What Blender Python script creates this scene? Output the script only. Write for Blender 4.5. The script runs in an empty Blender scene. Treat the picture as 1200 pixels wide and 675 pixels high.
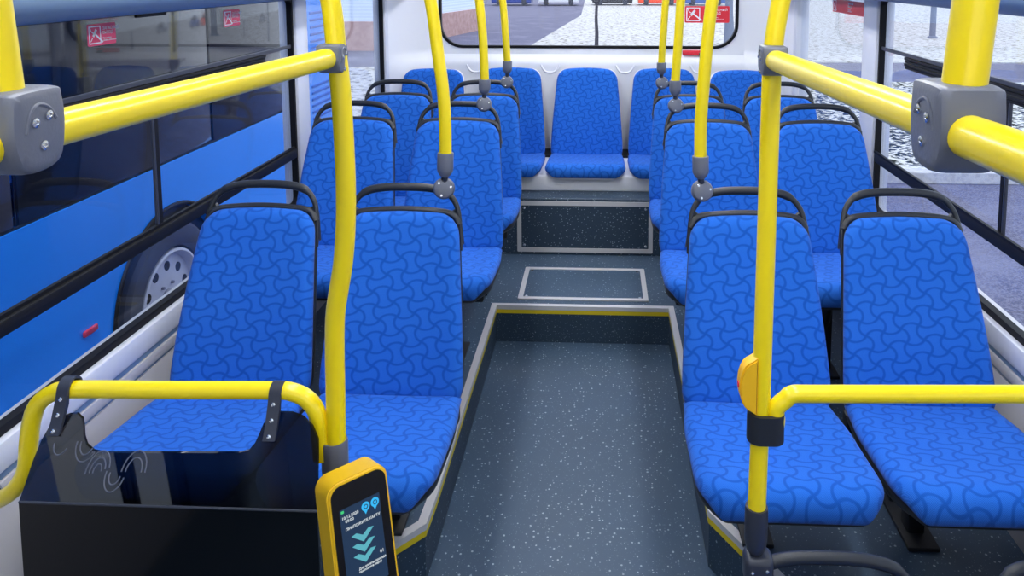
import bpy, bmesh, math, random
from mathutils import Vector, Matrix
PI = math.pi
S = bpy.context.scene
COL = S.collection
random.seed(4)

# ------------------------------------------------------------------ camera
H = 1.47
F = 880.0
PX, PY = 669.0, 56.0
cd = bpy.data.cameras.new('camera'); cam = bpy.data.objects.new('camera', cd); COL.objects.link(cam)
cam.location = (0, 0, H)
cam.rotation_euler = (PI/2 - math.atan2(91, F), 0, math.atan2(37, F))
cd.sensor_width = 36; cd.lens = F/1200*36
cd.shift_x = (600-PX)/1200; cd.shift_y = (PY-337.5)/1200
cd.clip_start = 0.02; cd.clip_end = 500
S.camera = cam

# ------------------------------------------------------------------ world and light
S.view_settings.view_transform = 'Standard'; S.view_settings.look = 'None'
S.view_settings.gamma = 1; S.view_settings.use_curve_mapping = False
S.view_settings.exposure = 0.35
W = bpy.data.worlds.new('overcast_sky'); S.world = W; W.use_nodes = True
wn = W.node_tree.nodes; wn['Background'].inputs[0].default_value = (0.80, 0.88, 1.0, 1)
wn['Background'].inputs[1].default_value = 1.5
sd = bpy.data.lights.new('sun', 'SUN'); sd.energy = 1.6; sd.angle = math.radians(12); sd.color = (1, .97, .92)
sun = bpy.data.objects.new('sun', sd); COL.objects.link(sun); sun.rotation_euler = (math.radians(22), math.radians(6), 0)
STRIP = 17.0      # ceiling light strength

# ------------------------------------------------------------------ materials
def mat(name, col, rough=.5, metal=0, coat=0, spec=None, bump=None, sheen=0):
    m = bpy.data.materials.new(name); m.use_nodes = True
    n = m.node_tree.nodes; b = n['Principled BSDF']
    b.inputs['Base Color'].default_value = (*col, 1); b.inputs['Roughness'].default_value = rough
    b.inputs['Metallic'].default_value = metal; b.inputs['Coat Weight'].default_value = coat
    if sheen: b.inputs['Sheen Weight'].default_value = sheen
    if spec is not None: b.inputs['Specular IOR Level'].default_value = spec
    if bump:
        L = m.node_tree.links
        t = n.new('ShaderNodeTexCoord'); z = n.new('ShaderNodeTexNoise'); z.inputs['Scale'].default_value = bump[0]
        z.inputs['Detail'].default_value = 3
        L.new(t.outputs['Object'], z.inputs['Vector'])
        bp = n.new('ShaderNodeBump'); bp.inputs['Strength'].default_value = bump[1]; bp.inputs['Distance'].default_value = .002
        L.new(z.outputs[0], bp.inputs['Height']); L.new(bp.outputs[0], b.inputs['Normal'])
        mx = n.new('ShaderNodeMapRange'); mx.inputs[3].default_value = max(0.02, rough-.08); mx.inputs[4].default_value = rough+.08
        L.new(z.outputs[0], mx.inputs[0]); L.new(mx.outputs[0], b.inputs['Roughness'])
    return m

def emat(name, col, s):
    m = bpy.data.materials.new(name); m.use_nodes = True; n = m.node_tree.nodes
    b = n['Principled BSDF']; b.inputs['Base Color'].default_value = (0, 0, 0, 1)
    b.inputs['Emission Color'].default_value = (*col, 1); b.inputs['Emission Strength'].default_value = s
    return m

def M(m, op, a, b=None, c=None):
    n = m.node_tree.nodes.new('ShaderNodeMath'); n.operation = op
    for i, v in enumerate((a, b, c)):
        if v is None: continue
        if isinstance(v, (int, float)): n.inputs[i].default_value = v
        else: m.node_tree.links.new(v, n.inputs[i])
    return n.outputs[0]

def mixc(m, fac, a, b):
    n = m.node_tree.nodes.new('ShaderNodeMix'); n.data_type = 'RGBA'
    L = m.node_tree.links
    if isinstance(fac, (int, float)): n.inputs[0].default_value = fac
    else: L.new(fac, n.inputs[0])
    for k, v in ((6, a), (7, b)):
        if isinstance(v, tuple): n.inputs[k].default_value = (*v, 1)
        else: L.new(v, n.inputs[k])
    return n.outputs[2]

def fabric():
    m = mat('patterned_blue_fabric', (.01, .13, .68), .92, sheen=.08, spec=.15)
    n = m.node_tree.nodes; L = m.node_tree.links; b = n['Principled BSDF']
    t = n.new('ShaderNodeTexCoord'); mp = n.new('ShaderNodeMapping')
    k = 1/.048
    mp.inputs['Scale'].default_value = (k, k*1.30, k); mp.inputs['Rotation'].default_value = (0, 0, math.radians(-14))
    L.new(t.outputs['UV'], mp.inputs[0])
    sp = n.new('ShaderNodeSeparateXYZ'); L.new(mp.outputs[0], sp.inputs[0]); u, v = sp.outputs[0], sp.outputs[1]
    A = .34
    cu = M(m, 'COSINE', M(m, 'MULTIPLY', u, PI)); sv = M(m, 'SINE', M(m, 'MULTIPLY', v, PI))
    cv = M(m, 'COSINE', M(m, 'MULTIPLY', v, PI)); su = M(m, 'SINE', M(m, 'MULTIPLY', u, PI))
    U = M(m, 'SUBTRACT', u, M(m, 'MULTIPLY', M(m, 'MULTIPLY', cu, sv), A))
    V = M(m, 'ADD', v, M(m, 'MULTIPLY', M(m, 'MULTIPLY', cv, su), A))
    def near(q):
        f = M(m, 'FRACT', M(m, 'ADD', q, 100.5))
        return M(m, 'ABSOLUTE', M(m, 'SUBTRACT', f, .5))
    d = M(m, 'MINIMUM', near(U), near(V))
    r = n.new('ShaderNodeMapRange'); r.interpolation_type = 'SMOOTHSTEP'
    r.inputs[1].default_value = .05; r.inputs[2].default_value = .17; r.inputs[3].default_value = 1; r.inputs[4].default_value = 0
    L.new(d, r.inputs[0])
    # fine knit dots
    w1 = M(m, 'SINE', M(m, 'MULTIPLY', u, 2*PI*16)); w2 = M(m, 'SINE', M(m, 'MULTIPLY', v, 2*PI*16))
    w = M(m, 'MULTIPLY', w1, w2); w = M(m, 'MULTIPLY_ADD', w, .5, .5)
    nz = n.new('ShaderNodeTexNoise'); nz.inputs['Scale'].default_value = 5; L.new(t.outputs['Object'], nz.inputs['Vector'])
    lite = mixc(m, w, (.002, .078, .42), (.045, .220, .78))
    lite = mixc(m, M(m, 'MULTIPLY', nz.outputs[0], .5), lite, (.004, .105, .56))
    c = mixc(m, M(m, 'MULTIPLY', r.outputs[0], .58), lite, (.002, .062, .34))
    L.new(c, b.inputs['Base Color'])
    bp = n.new('ShaderNodeBump'); bp.inputs['Strength'].default_value = .15; bp.inputs['Distance'].default_value = .0006
    L.new(w, bp.inputs['Height']); L.new(bp.outputs[0], b.inputs['Normal'])
    return m

def speckle(name, base, rough=.5):
    m = mat(name, base, rough); n = m.node_tree.nodes; L = m.node_tree.links; b = n['Principled BSDF']
    t = n.new('ShaderNodeTexCoord')
    def dots(scale, thr, keep):
        v = n.new('ShaderNodeTexVoronoi'); v.inputs['Scale'].default_value = scale; L.new(t.outputs['Object'], v.inputs['Vector'])
        s = n.new('ShaderNodeSeparateColor'); L.new(v.outputs['Color'], s.inputs[0])
        a = M(m, 'LESS_THAN', v.outputs['Distance'], M(m, 'MULTIPLY', s.outputs[1], thr))
        return M(m, 'MULTIPLY', a, M(m, 'GREATER_THAN', s.outputs[0], keep)), s
    d1, s1 = dots(95, .34, .50); d2, s2 = dots(210, .36, .62)
    nz = n.new('ShaderNodeTexNoise'); nz.inputs['Scale'].default_value = 3.5; nz.inputs['Detail'].default_value = 6
    L.new(t.outputs['Object'], nz.inputs['Vector'])
    bb = mixc(m, nz.outputs[0], tuple(x*.80 for x in base), tuple(x*1.2 for x in base))
    c = mixc(m, M(m, 'MULTIPLY', d2, .35), bb, (.30, .40, .48))
    sc = mixc(m, s1.outputs[2], (.30, .45, .50), (.72, .80, .85))
    c = mixc(m, M(m, 'MULTIPLY', d1, .5), c, sc)
    L.new(c, b.inputs['Base Color'])
    r = n.new('ShaderNodeMapRange'); r.inputs[3].default_value = rough-.1; r.inputs[4].default_value = rough+.12
    L.new(nz.outputs[0], r.inputs[0]); L.new(r.outputs[0], b.inputs['Roughness'])
    return m

def noisemat(name, a, bcol, scale, rough=.9, lo=.4, hi=.6, detail=6, third=None):
    m = mat(name, a, rough, spec=.2); n = m.node_tree.nodes; L = m.node_tree.links; b = n['Principled BSDF']
    t = n.new('ShaderNodeTexCoord'); nz = n.new('ShaderNodeTexNoise'); nz.inputs['Scale'].default_value = scale; nz.inputs['Detail'].default_value = detail
    L.new(t.outputs['Object'], nz.inputs['Vector'])
    r = n.new('ShaderNodeMapRange'); r.inputs[1].default_value = lo; r.inputs[2].default_value = hi; L.new(nz.outputs[0], r.inputs[0])
    c = mixc(m, r.outputs[0], a, bcol)
    if third:
        n2 = n.new('ShaderNodeTexNoise'); n2.inputs['Scale'].default_value = third[1]; n2.inputs['Detail'].default_value = 4
        L.new(t.outputs['Object'], n2.inputs['Vector'])
        r2 = n.new('ShaderNodeMapRange'); r2.inputs[1].default_value = third[2]; r2.inputs[2].default_value = third[3]; L.new(n2.outputs[0], r2.inputs[0])
        c = mixc(m, r2.outputs[0], c, third[0])
    L.new(c, b.inputs['Base Color'])
    return m

def glass(name, tint, ior=1.45, rough=0.0):
    m = bpy.data.materials.new(name); m.use_nodes = True; n = m.node_tree.nodes; L = m.node_tree.links
    n.remove(n['Principled BSDF']); out = n['Material Output']
    t = n.new('ShaderNodeBsdfTransparent'); t.inputs[0].default_value = (*tint, 1)
    g = n.new('ShaderNodeBsdfGlossy'); g.inputs['Roughness'].default_value = rough
    f = n.new('ShaderNodeFresnel'); ge = n.new('ShaderNodeNewGeometry')
    L.new(M(m, 'MULTIPLY_ADD', ge.outputs['Backfacing'], 1/ior-ior, ior), f.inputs[0])   # same reflectance from either face
    x = n.new('ShaderNodeMixShader'); L.new(f.outputs[0], x.inputs[0]); L.new(t.outputs[0], x.inputs[1]); L.new(g.outputs[0], x.inputs[2])
    L.new(x.outputs[0], out.inputs['Surface'])
    return m

FAB = fabric()
YEL = mat('yellow_powder_coat', (.97, .74, .006), .30, coat=.2)
YELB = mat('yellow_button_plastic', (.95, .52, .01), .4)
YELD = mat('yellow_validator_shell', (.85, .50, .005), .42)
YSTR = mat('yellow_edge_tape', (.72, .55, .01), .6)
BLKP = mat('black_moulded_plastic', (.016, .019, .026), .42, bump=(400, .1))
BLKM = mat('black_painted_steel', (.010, .011, .014), .5)
GRYP = mat('grey_moulded_plastic', (.14, .15, .19), .38, bump=(300, .12))
DGRY = mat('dark_grey_plastic', (.03, .034, .05), .4, bump=(300, .1))
STEEL = mat('bright_screw_steel', (.75, .76, .78), .22, metal=1)
ALU = mat('brushed_aluminium_trim', (.70, .68, .68), .38, metal=.3, bump=(90, .05))
WHT = mat('white_wall_plastic', (.78, .79, .84), .38, bump=(25, .03))
WGL = mat('pale_painted_post', (.60, .62, .70), .35)
SILL = mat('pale_sill_plastic', (.66, .67, .74), .35)
BEIGE = mat('grey_lower_wall_plastic', (.50, .48, .50), .5)
COVE = mat('blue_grey_duct_plastic', (.20, .29, .42), .38)
RUB = mat('black_window_rubber', (.006, .006, .008), .55, spec=.2)
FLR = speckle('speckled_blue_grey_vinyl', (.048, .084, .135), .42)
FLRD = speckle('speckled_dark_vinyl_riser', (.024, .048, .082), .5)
LAMPD = emat('ceiling_strip_diffuser', (.93, .96, 1.0), STRIP)
GL = glass('side_window_glass', (.90, .93, .97), 1.30)
GLR = glass('rear_window_glass', (.96, .97, .99), 1.2)
GLT = glass('smoked_acrylic', (.20, .19, .20), 1.5, .02)
GLD = mat('black_gloss_acrylic', (.0015, .002, .003), .10, spec=.35)
BUSB = mat('bus_blue_paint', (.010, .27, .98), .25, coat=.4)
BUSG = mat('dark_tinted_bus_glass', (.006, .007, .012), .06)
TYRE = mat('tyre_rubber', (.055, .060, .085), .8, bump=(60, .3))
RIM = mat('silver_painted_rim', (.55, .56, .66), .45)
RED = mat('red_sticker', (.80, .025, .045), .5)
PINK = mat('pink_red_sticker', (.86, .06, .16), .5)
STW = mat('sticker_white_print', (.95, .93, .95), .5)
BLK = mat('matt_black', (.004, .004, .005), .6)

# ------------------------------------------------------------------ helpers
def setp(o, label=None, cat=None, group=None, kind=None):
    if label: o['label'] = label
    if cat: o['category'] = cat
    if group: o['group'] = group
    if kind: o['kind'] = kind
    return o

def thing(name, label=None, cat=None, loc=(0, 0, 0), group=None, kind=None, rot=(0, 0, 0)):
    o = bpy.data.objects.new(name, None); COL.objects.link(o); o.location = loc; o.rotation_euler = rot
    o.empty_display_size = .1
    return setp(o, label, cat, group, kind)

def obj(name, bm, m, parent=None, smooth=35, loc=None, kind=None, recalc=True):
    if recalc: bmesh.ops.recalc_face_normals(bm, faces=bm.faces[:])
    me = bpy.data.meshes.new(name); bm.to_mesh(me); bm.free()
    for mm in (m if isinstance(m, (list, tuple)) else [m]): me.materials.append(mm)
    if smooth:
        me.polygons.foreach_set('use_smooth', [True]*len(me.polygons))
        me.set_sharp_from_angle(angle=math.radians(smooth))
    o = bpy.data.objects.new(name, me); COL.objects.link(o)
    if parent: o.parent = parent
    if loc: o.location = loc
    if kind: o['kind'] = kind
    return o

def B(): return bmesh.new()

def box(bm, x0, x1, y0, y1, z0, z1, bev=0, seg=2, mi=0, xf=None):
    t = bmesh.new()
    bmesh.ops.create_cube(t, size=1)
    for v in t.verts:
        v.co = Vector(((x0+x1)/2+v.co.x*(x1-x0), (y0+y1)/2+v.co.y*(y1-y0), (z0+z1)/2+v.co.z*(z1-z0)))
    if bev: bmesh.ops.bevel(t, geom=t.edges[:], offset=bev, segments=seg, profile=.5, affect='EDGES')
    if xf: bmesh.ops.transform(t, matrix=xf, verts=t.verts)
    join(bm, t, mi); return bm

def join(bm, t, mi=0):
    uvs = t.loops.layers.uv.active; uvd = None
    if uvs: uvd = bm.loops.layers.uv.verify()
    mp = {}
    for v in t.verts: mp[v] = bm.verts.new(v.co)
    for f in t.faces:
        try: nf = bm.faces.new([mp[v] for v in f.verts])
        except ValueError: continue
        nf.material_index = mi if mi else f.material_index
        if uvd:
            for a, b_ in zip(nf.loops, f.loops): a[uvd].uv = b_[uvs].uv
    t.free()

def smoothpath(pts, n=6):
    pts = [Vector(p) for p in pts]; out = []
    for i in range(len(pts)-1):
        p0 = pts[max(i-1, 0)]; p1 = pts[i]; p2 = pts[i+1]; p3 = pts[min(i+2, len(pts)-1)]
        for k in range(n):
            t = k/n
            out.append(.5*((2*p1)+(p2-p0)*t+(2*p0-5*p1+4*p2-p3)*t*t+(3*p1-p0-3*p2+p3)*t**3))
    out.append(pts[-1]); return out

def tube(bm, pts, r, seg=20, r2=None, up=None, closed=False):
    """tube of radius r (r2 across the second axis) along a polyline, capped"""
    pts = [Vector(p) for p in pts]; n = len(pts)
    rr = r if isinstance(r, (list, tuple)) else [r]*n
    rings = []; prev = None
    for i, p in enumerate(pts):
        if closed: d = (pts[(i+1) % n]-pts[i-1]).normalized()
        else: d = (pts[min(i+1, n-1)]-pts[max(i-1, 0)]).normalized()
        if prev is None:
            a = Vector(up) if up else (Vector((0, 0, 1)) if abs(d.z) < .9 else Vector((1, 0, 0)))
            a = (a-d*a.dot(d)).normalized()
        else: a = (prev-d*prev.dot(d)).normalized()
        prev = a; b_ = d.cross(a); q = rr[i]; q2 = q*(r2/rr[0]) if r2 else q
        rings.append([bm.verts.new(p+a*math.cos(2*PI*k/seg)*q+b_*math.sin(2*PI*k/seg)*q2) for k in range(seg)])
    m = n if closed else n-1
    for i in range(m):
        A, C = rings[i], rings[(i+1) % n]
        for k in range(seg): bm.faces.new((A[k], A[(k+1) % seg], C[(k+1) % seg], C[k]))
    if not closed: bm.faces.new(rings[0][::-1]); bm.faces.new(rings[-1])
    return bm

def lathe(bm, prof, seg=28, origin=(0, 0, 0), axis=(0, 0, 1)):
    """profile of (radius, height) spun about axis at origin"""
    ax = Vector(axis).normalized(); q = Vector((0, 0, 1)).rotation_difference(ax); o = Vector(origin)
    rings = []
    for r, h in prof:
        if r < 1e-6: rings.append([bm.verts.new(o+q@Vector((0, 0, h)))])
        else: rings.append([bm.verts.new(o+q@Vector((r*math.cos(2*PI*k/seg), r*math.sin(2*PI*k/seg), h))) for k in range(seg)])
    for A, C in zip(rings, rings[1:]):
        for k in range(seg):
            j = (k+1) % seg
            if len(A) == 1 and len(C) == 1: continue
            if len(A) == 1: bm.faces.new((A[0], C[j], C[k]))
            elif len(C) == 1: bm.faces.new((A[k], A[j], C[0]))
            else: bm.faces.new((A[k], A[j], C[j], C[k]))
    return bm

def prism(bm, outline, frame, t, bev=0):
    """2-D outline placed by frame(u, v, w) and given the thickness t along w"""
    a = [bm.verts.new(frame(u, v, 0)) for u, v in outline]; c = [bm.verts.new(frame(u, v, t)) for u, v in outline]
    n = len(outline); bm.faces.new(a); bm.faces.new(c[::-1])
    for i in range(n): bm.faces.new((a[i], c[i], c[(i+1) % n], a[(i+1) % n]))
    return bm

def rrect(x0, x1, y0, y1, r, n=6):
    o = []
    for cx, cy, a0 in ((x1-r, y1-r, 0), (x0+r, y1-r, 90), (x0+r, y0+r, 180), (x1-r, y0+r, 270)):
        for k in range(n+1):
            a = math.radians(a0+90*k/n); o.append((cx+r*math.cos(a), cy+r*math.sin(a)))
    return o

def frame_loop(bm, out, inn, frame, t):
    """flat ring between two outlines of the same length"""
    n = len(out)
    V = [[bm.verts.new(frame(u, v, w)) for u, v in o] for o, w in ((out, 0), (inn, 0), (inn, t), (out, t))]
    for q in range(4):
        A, C = V[q], V[(q+1) % 4]
        for i in range(n): bm.faces.new((A[i], A[(i+1) % n], C[(i+1) % n], C[i]))
    return bm

def text(name, s, size, m, parent, mtx, ext=.0004, align='LEFT'):
    c = bpy.data.curves.new(name, 'FONT'); c.body = s; c.size = size; c.extrude = ext; c.align_x = align; c.resolution_u = 2
    o = bpy.data.objects.new(name, c); COL.objects.link(o)
    dg = bpy.context.evaluated_depsgraph_get(); dg.update()
    me = bpy.data.meshes.new_from_object(o.evaluated_get(dg)); COL.objects.unlink(o); bpy.data.objects.remove(o)
    me.materials.clear(); me.materials.append(m); me.name = name
    q = bpy.data.objects.new(name, me); COL.objects.link(q); q.parent = parent; q.matrix_local = mtx
    return q

def kids(o): return [c for c in bpy.data.objects if c.parent == o]
def dup(o, loc=None, parent=None, label=None, group=None):
    c = o.copy(); COL.objects.link(c)
    if parent: c.parent = parent
    for k in kids(o): dup(k, None, c)
    if loc is not None: c.location = loc
    if label: c['label'] = label
    if group: c['group'] = group
    return c

def struct(name, bm, m, parent=None, smooth=35):
    return obj(name, bm, m, parent, smooth, kind=None if parent else 'structure')

# ------------------------------------------------------------------ bus shell
XL, XR = -1.245, 1.09          # side glass planes
WLF, WRF = -.462, .297         # aisle well
YR = 3.765                     # riser under the rear bench
LOW = -.16
ZT = 1.355                     # window head
SILLZ = .525

# floors
bm = B(); prism(bm, [(XL, -1.3), (XL, 3.15), (XR, 3.15), (XR, 1.379), (.30, 1.379), (.30, -1.3)], lambda u, v, w: Vector((u, v, LOW-w)), .24); struct('floor', bm, FLR)
bm = B(); box(bm, .3005, XR, -1.3, 1.378, -.465, -.405); struct('floor_lower', bm, FLR)
# raised platform round the aisle well, its front corners cut off
bm = B()
outl = [(XL, 3.765), (XL, 1.36), (-.86, 1.36), (-.58, 1.715), (-.466, 1.84), (WLF, 1.95), (WLF, 3.152), (WRF, 3.152), (WRF, 1.92), (.62, 1.38), (XR, 1.38), (XR, 3.765)]
prism(bm, outl, lambda u, v, w: Vector((u, v, w)), -.18)
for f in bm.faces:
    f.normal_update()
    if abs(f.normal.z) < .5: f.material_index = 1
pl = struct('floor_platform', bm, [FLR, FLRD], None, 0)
# edge trims of the platform
def edge_trim(path, name):
    w, h = .022, .006
    bm = B()
    # silver angle: flat strip on top
    def strip(off0, off1, z0, z1, bm):
        P = [Vector((x, y, 0)) for x, y in path]; n = len(P); R = []
        for i, p in enumerate(P):
            d0 = (P[i]-P[i-1]).normalized() if i else (P[1]-P[0]).normalized()
            d1 = (P[i+1]-P[i]).normalized() if i < n-1 else d0
            n0 = Vector((d0.y, -d0.x, 0)); n1 = Vector((d1.y, -d1.x, 0)); nn = (n0+n1).normalized(); k = 1/max(.3, nn.dot(n0))
            R.append([bm.verts.new(p+nn*k*o+Vector((0, 0, z))) for o, z in ((off0, z0), (off1, z0), (off1, z1), (off0, z1))])
        for A, C in zip(R, R[1:]):
            for k in range(4): bm.faces.new((A[k], A[(k+1) % 4], C[(k+1) % 4], C[k]))
        bm.faces.new(R[0][::-1]); bm.faces.new(R[-1])
    strip(-.020, .004, .0005, .006, bm); strip(.0005, .004, -.012, .0006, bm)
    a = obj('trim_1' if name == 1 else 'trim_2', bm, ALU, None, 0, kind='structure')
    bm = B(); strip(.0004, .003, -.030, -.012, bm)
    b_ = obj('yellow_stripe', bm, YSTR, a, 0); b_['label'] = 'yellow warning stripe under the silver edge'
edge_trim([(-.86, 1.36), (-.58, 1.715), (-.466, 1.84), (WLF, 1.95), (WLF, 3.152), (WRF, 3.152), (WRF, 1.92), (.62, 1.38)], 1)
# riser under the rear bench and its top
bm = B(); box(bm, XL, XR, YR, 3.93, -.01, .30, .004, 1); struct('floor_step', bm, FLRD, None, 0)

# side walls
def side_wall(nm, x, s):
    """s=+1: inside is towards +x"""
    root = thing(nm, kind='structure')
    a, b_ = sorted((x-.05*s, x)); 
    bm = B(); box(bm, a, b_, -1.3, 4.6, -.47, SILLZ-.012); box(bm, a, b_, -1.3, 4.6, ZT+.01, 2.05)
    obj('panel', bm, BEIGE, root)
    # ledge under the glass and the grooved liner below it
    c, d = sorted((x, x+.028*s)); bm = B(); box(bm, c, d, -1.3, 4.30, SILLZ-.075, SILLZ-.012, .006)
    obj('sill_ledge', bm, SILL, root)
    c, d = sorted((x, x+.020*s)); bm = B(); box(bm, c, d, -1.3, 4.30, SILLZ-.092, SILLZ-.077, 0)
    obj('sill_groove', bm, COVE, root)
    c, d = sorted((x, x+.024*s)); bm = B(); box(bm, c, d, -1.3, 4.30, SILLZ-.125, SILLZ-.094, .004)
    obj('liner_rib', bm, BEIGE, root)
    c, d = sorted((x, x+.014*s)); bm = B(); box(bm, c, d, -1.3, 4.30, SILLZ-.136, SILLZ-.125, 0); obj('liner_groove', bm, COVE, root)
    c, d = sorted((x, x+.018*s)); bm = B(); box(bm, c, d, -1.3, 4.30, -.158, SILLZ-.136, .003); obj('liner', bm, BEIGE, root)
    # window posts
    for y0, y1 in (((2.945, 3.065) if s > 0 else (2.97, 3.125)), (4.18, 4.24)):
        c, d = sorted((x-.05*s, x+.022*s)); bm = B(); box(bm, c, d, y0, y1, SILLZ-.03, ZT+.03, .008); obj('window_post', bm, WGL, root)
    return root
side_wall('wall_left', XL, 1); side_wall('wall_right', XR, -1)

# side windows
def side_window(nm, x, s, y0, y1, bars=True, div=None, slider=None):
    root = thing(nm, kind='structure')
    fr = lambda u, v, w: Vector((x-.012*s+w*s, u, v))
    bm = B(); frame_loop(bm, rrect(y0, y1, SILLZ-.02, ZT+.02, .03), rrect(y0+.022, y1-.022, SILLZ+.008, ZT-.004, .02), fr, .022)
    obj('window_frame', bm, RUB, root)
    c, d = sorted((x-.010*s, x-.005*s))
    bm = B(); box(bm, c, d, y0+.01, y1-.01, SILLZ-.005, ZT+.005); obj('glass_pane', bm, GL, root, 0)
    if bars:
        a, b_ = sorted((x-.004*s, x+.016*s))
        bm = B(); box(bm, a, b_, y0+.01, y1-.02, .716, .752, .006); box(bm, a, (a+b_)/2+.006*s*0, y0+.01, y1-.02, .752, .760)
        obj('middle_bar', bm, RUB, root)
        bm = B()
        for k in range(4): 
            q0, q1 = sorted((x-.004*s, x+(.006+.004*(k % 2))*s)); box(bm, q0, q1, y0+.01, y1-.26, 1.118+k*.011, 1.127+k*.011, .001, 1)
        obj('sliding_track', bm, RUB, root)
        q0, q1 = sorted((x-.004*s, x+.004*s))
        bm = B(); box(bm, q0, q1, y0+.01, y1-.02, 1.160, 1.174, .002, 1); obj('slider_edge', bm, DGRY, root)
        if div:
            bm = B(); box(bm, q0, q1, div-.009, div+.009, .745, 1.12, .002, 1); obj('divider', bm, RUB, root)
            bm = B(); box(bm, q0, q1+.001, div-.019, div-.009, .745, 1.12, .002, 1); obj('divider_seal', bm, DGRY, root)
        if slider:
            bm = B(); box(bm, q0, q1, slider, slider+.14, ZT-.012, ZT-.002, .002, 1); obj('latch', bm, RUB, root)
    return root
side_window('window_1', XL, 1, -1.0, 2.955, True, 2.01, 1.95)
side_window('window_2', XL, 1, 3.055, 4.19, False)
side_window('window_3', XR, -1, -1.0, 2.98, True, 2.04, 1.7)
side_window('window_4', XR, -1, 3.115, 4.23, False)

# rounded air duct along each window head
def duct(nm, x, s):
    prof = [(0, ZT+.012), (.02, ZT+.008), (.10, ZT+.006), (.145, ZT+.018), (.175, ZT+.05), (.18, ZT+.10), (.165, ZT+.16), (.12, ZT+.24), (.05, ZT+.30), (0, ZT+.33)]
    pr = smoothpath([(a, b_, 0) for a, b_ in prof], 4)
    bm = B(); prism(bm, [(p.x, p.y) for p in pr], lambda u, v, w: Vector((x+(u-.001)*s, w-1.3, v)), 5.7)
    obj(nm, bm, COVE, None, 50, kind='structure')
duct('trim_3', XL, 1); duct('trim_4', XR, -1)
# ceiling
bm = B(); box(bm, XL-.05, XR+.05, -1.3, 4.7, 2.0, 2.05); struct('ceiling', bm, WHT)
for cx, lb in ((-.55, 'long white strip light on the ceiling over the left seats'), (.40, 'long white strip light on the ceiling over the right seats')):
    t = thing('ceiling_light', lb, 'light', (cx, 2.15, 1.999), 'strip lights along the ceiling')
    bm = B(); box(bm, -.075, .075, -2.3, 2.3, -.022, 0, .005); obj('housing', bm, WGL, t)
    bm = B(); box(bm, -.06, .06, -2.25, 2.25, -.030, -.0225, .003); obj('diffuser', bm, LAMPD, t)

# unseen front wall, added to hold back low daylight from the open front
bm = B(); box(bm, XL-.05, XR+.05, -1.36, -1.31, -.47, .85); struct('wall_front_light_block', bm, BEIGE, None, 0)
# rear wall with its window opening, corners curved into the side walls
YW = 4.5
CX = -.088
wx0, wx1, wz0, wz1 = -.985, .805, 1.005, 1.80
def rear_depth(x, z):
    """Y of the moulded rear wall"""
    y = YW
    for e, s in ((XL, 1), (XR, -1)):
        d = (x-e)*s
        R = .30
        if d < R: y -= R-math.sqrt(max(0, R*R-(R-d)**2))
    # lower wall stands further in and swells round each seat back
    k = min(1, max(0, (.97-z)/.05)); k = k*k*(3-2*k)
    y -= .045*k
    return y
bm = B(); nx, nz = 120, 60
xs = [XL+.0005+(XR-XL-.001)*i/nx for i in range(nx+1)]; zs = [.30+(2.0-.30)*j/nz for j in range(nz+1)]
op = rrect(wx0, wx1, wz0, wz1, .14, 8)
# grid only outside the opening's bounding box; ring strips fill the rest
def col(xa, xb, za, zb, n, m_):
    g = [[bm.verts.new((xa+(xb-xa)*i/n, rear_depth(xa+(xb-xa)*i/n, za+(zb-za)*j/m_), za+(zb-za)*j/m_)) for j in range(m_+1)] for i in range(n+1)]
    for i in range(n):
        for j in range(m_): bm.faces.new((g[i][j], g[i+1][j], g[i+1][j+1], g[i][j+1]))
P = .04
bx0, bx1, bz0, bz1 = wx0-P, wx1+P, wz0-P, wz1+P
col(XL+.0005, bx0, .28, 2.0, 24, 60); col(bx1, XR-.0005, .28, 2.0, 24, 60); col(bx0, bx1, .28, bz0, 90, 40); col(bx0, bx1, bz1, 2.0, 60, 8)
# ring from bounding box to rounded opening
def onbox(u, v):
    cx, cz = (bx0+bx1)/2, (bz0+bz1)/2; du, dv = u-cx, v-cz
    k = min((bx1-cx)/abs(du) if abs(du) > 1e-9 else 1e9, (bz1-cz)/abs(dv) if abs(dv) > 1e-9 else 1e9); return cx+du*k, cz+dv*k
op2 = []
for i, p in enumerate(op):
    q = op[(i+1) % len(op)]; n = 30 if math.dist(p, q) > .3 else 1
    for k in range(n): op2.append((p[0]+(q[0]-p[0])*k/n, p[1]+(q[1]-p[1])*k/n))
A = [bm.verts.new((u, rear_depth(u, v), v)) for u, v in op2]; C = [bm.verts.new((*[onbox(u, v)[0]], rear_depth(*onbox(u, v)), onbox(u, v)[1])) for u, v in op2]
D = [bm.verts.new((u, YW+.05, v)) for u, v in op2]
for i in range(len(op2)):
    j = (i+1) % len(op2); bm.faces.new((A[i], A[j], C[j], C[i])); bm.faces.new((A[j], A[i], D[i], D[j]))
struct('wall_back', bm, WHT, None, 50)
bm = B(); box(bm, XL-.05, XR+.05, 4.56, 4.6, -.35, .98); box(bm, XL-.05, bx0, 4.56, 4.6, .98, 2.05); box(bm, bx1, XR+.05, 4.56, 4.6, .98, 2.05); box(bm, bx0, bx1, 4.56, 4.6, bz1, 2.05)
struct('wall_back_outer', bm, WHT, None, 0)
w5 = thing('window_5', kind='structure')
fr = lambda u, v, w: Vector((u, YW-.006+w, v))
bm = B(); frame_loop(bm, rrect(wx0-.004, wx1+.004, wz0-.004, wz1+.004, .144, 10), rrect(wx0+.012, wx1-.012, wz0+.012, wz1-.012, .13, 10), fr, .03)
obj('window_frame', bm, RUB, w5)
bm = B(); prism(bm, rrect(wx0+.004, wx1-.004, wz0+.004, wz1-.004, .13, 10), lambda u, v, w: Vector((u, YW+.012+w, v)), .005); obj('glass_pane', bm, GLR, w5, 0)
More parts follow.
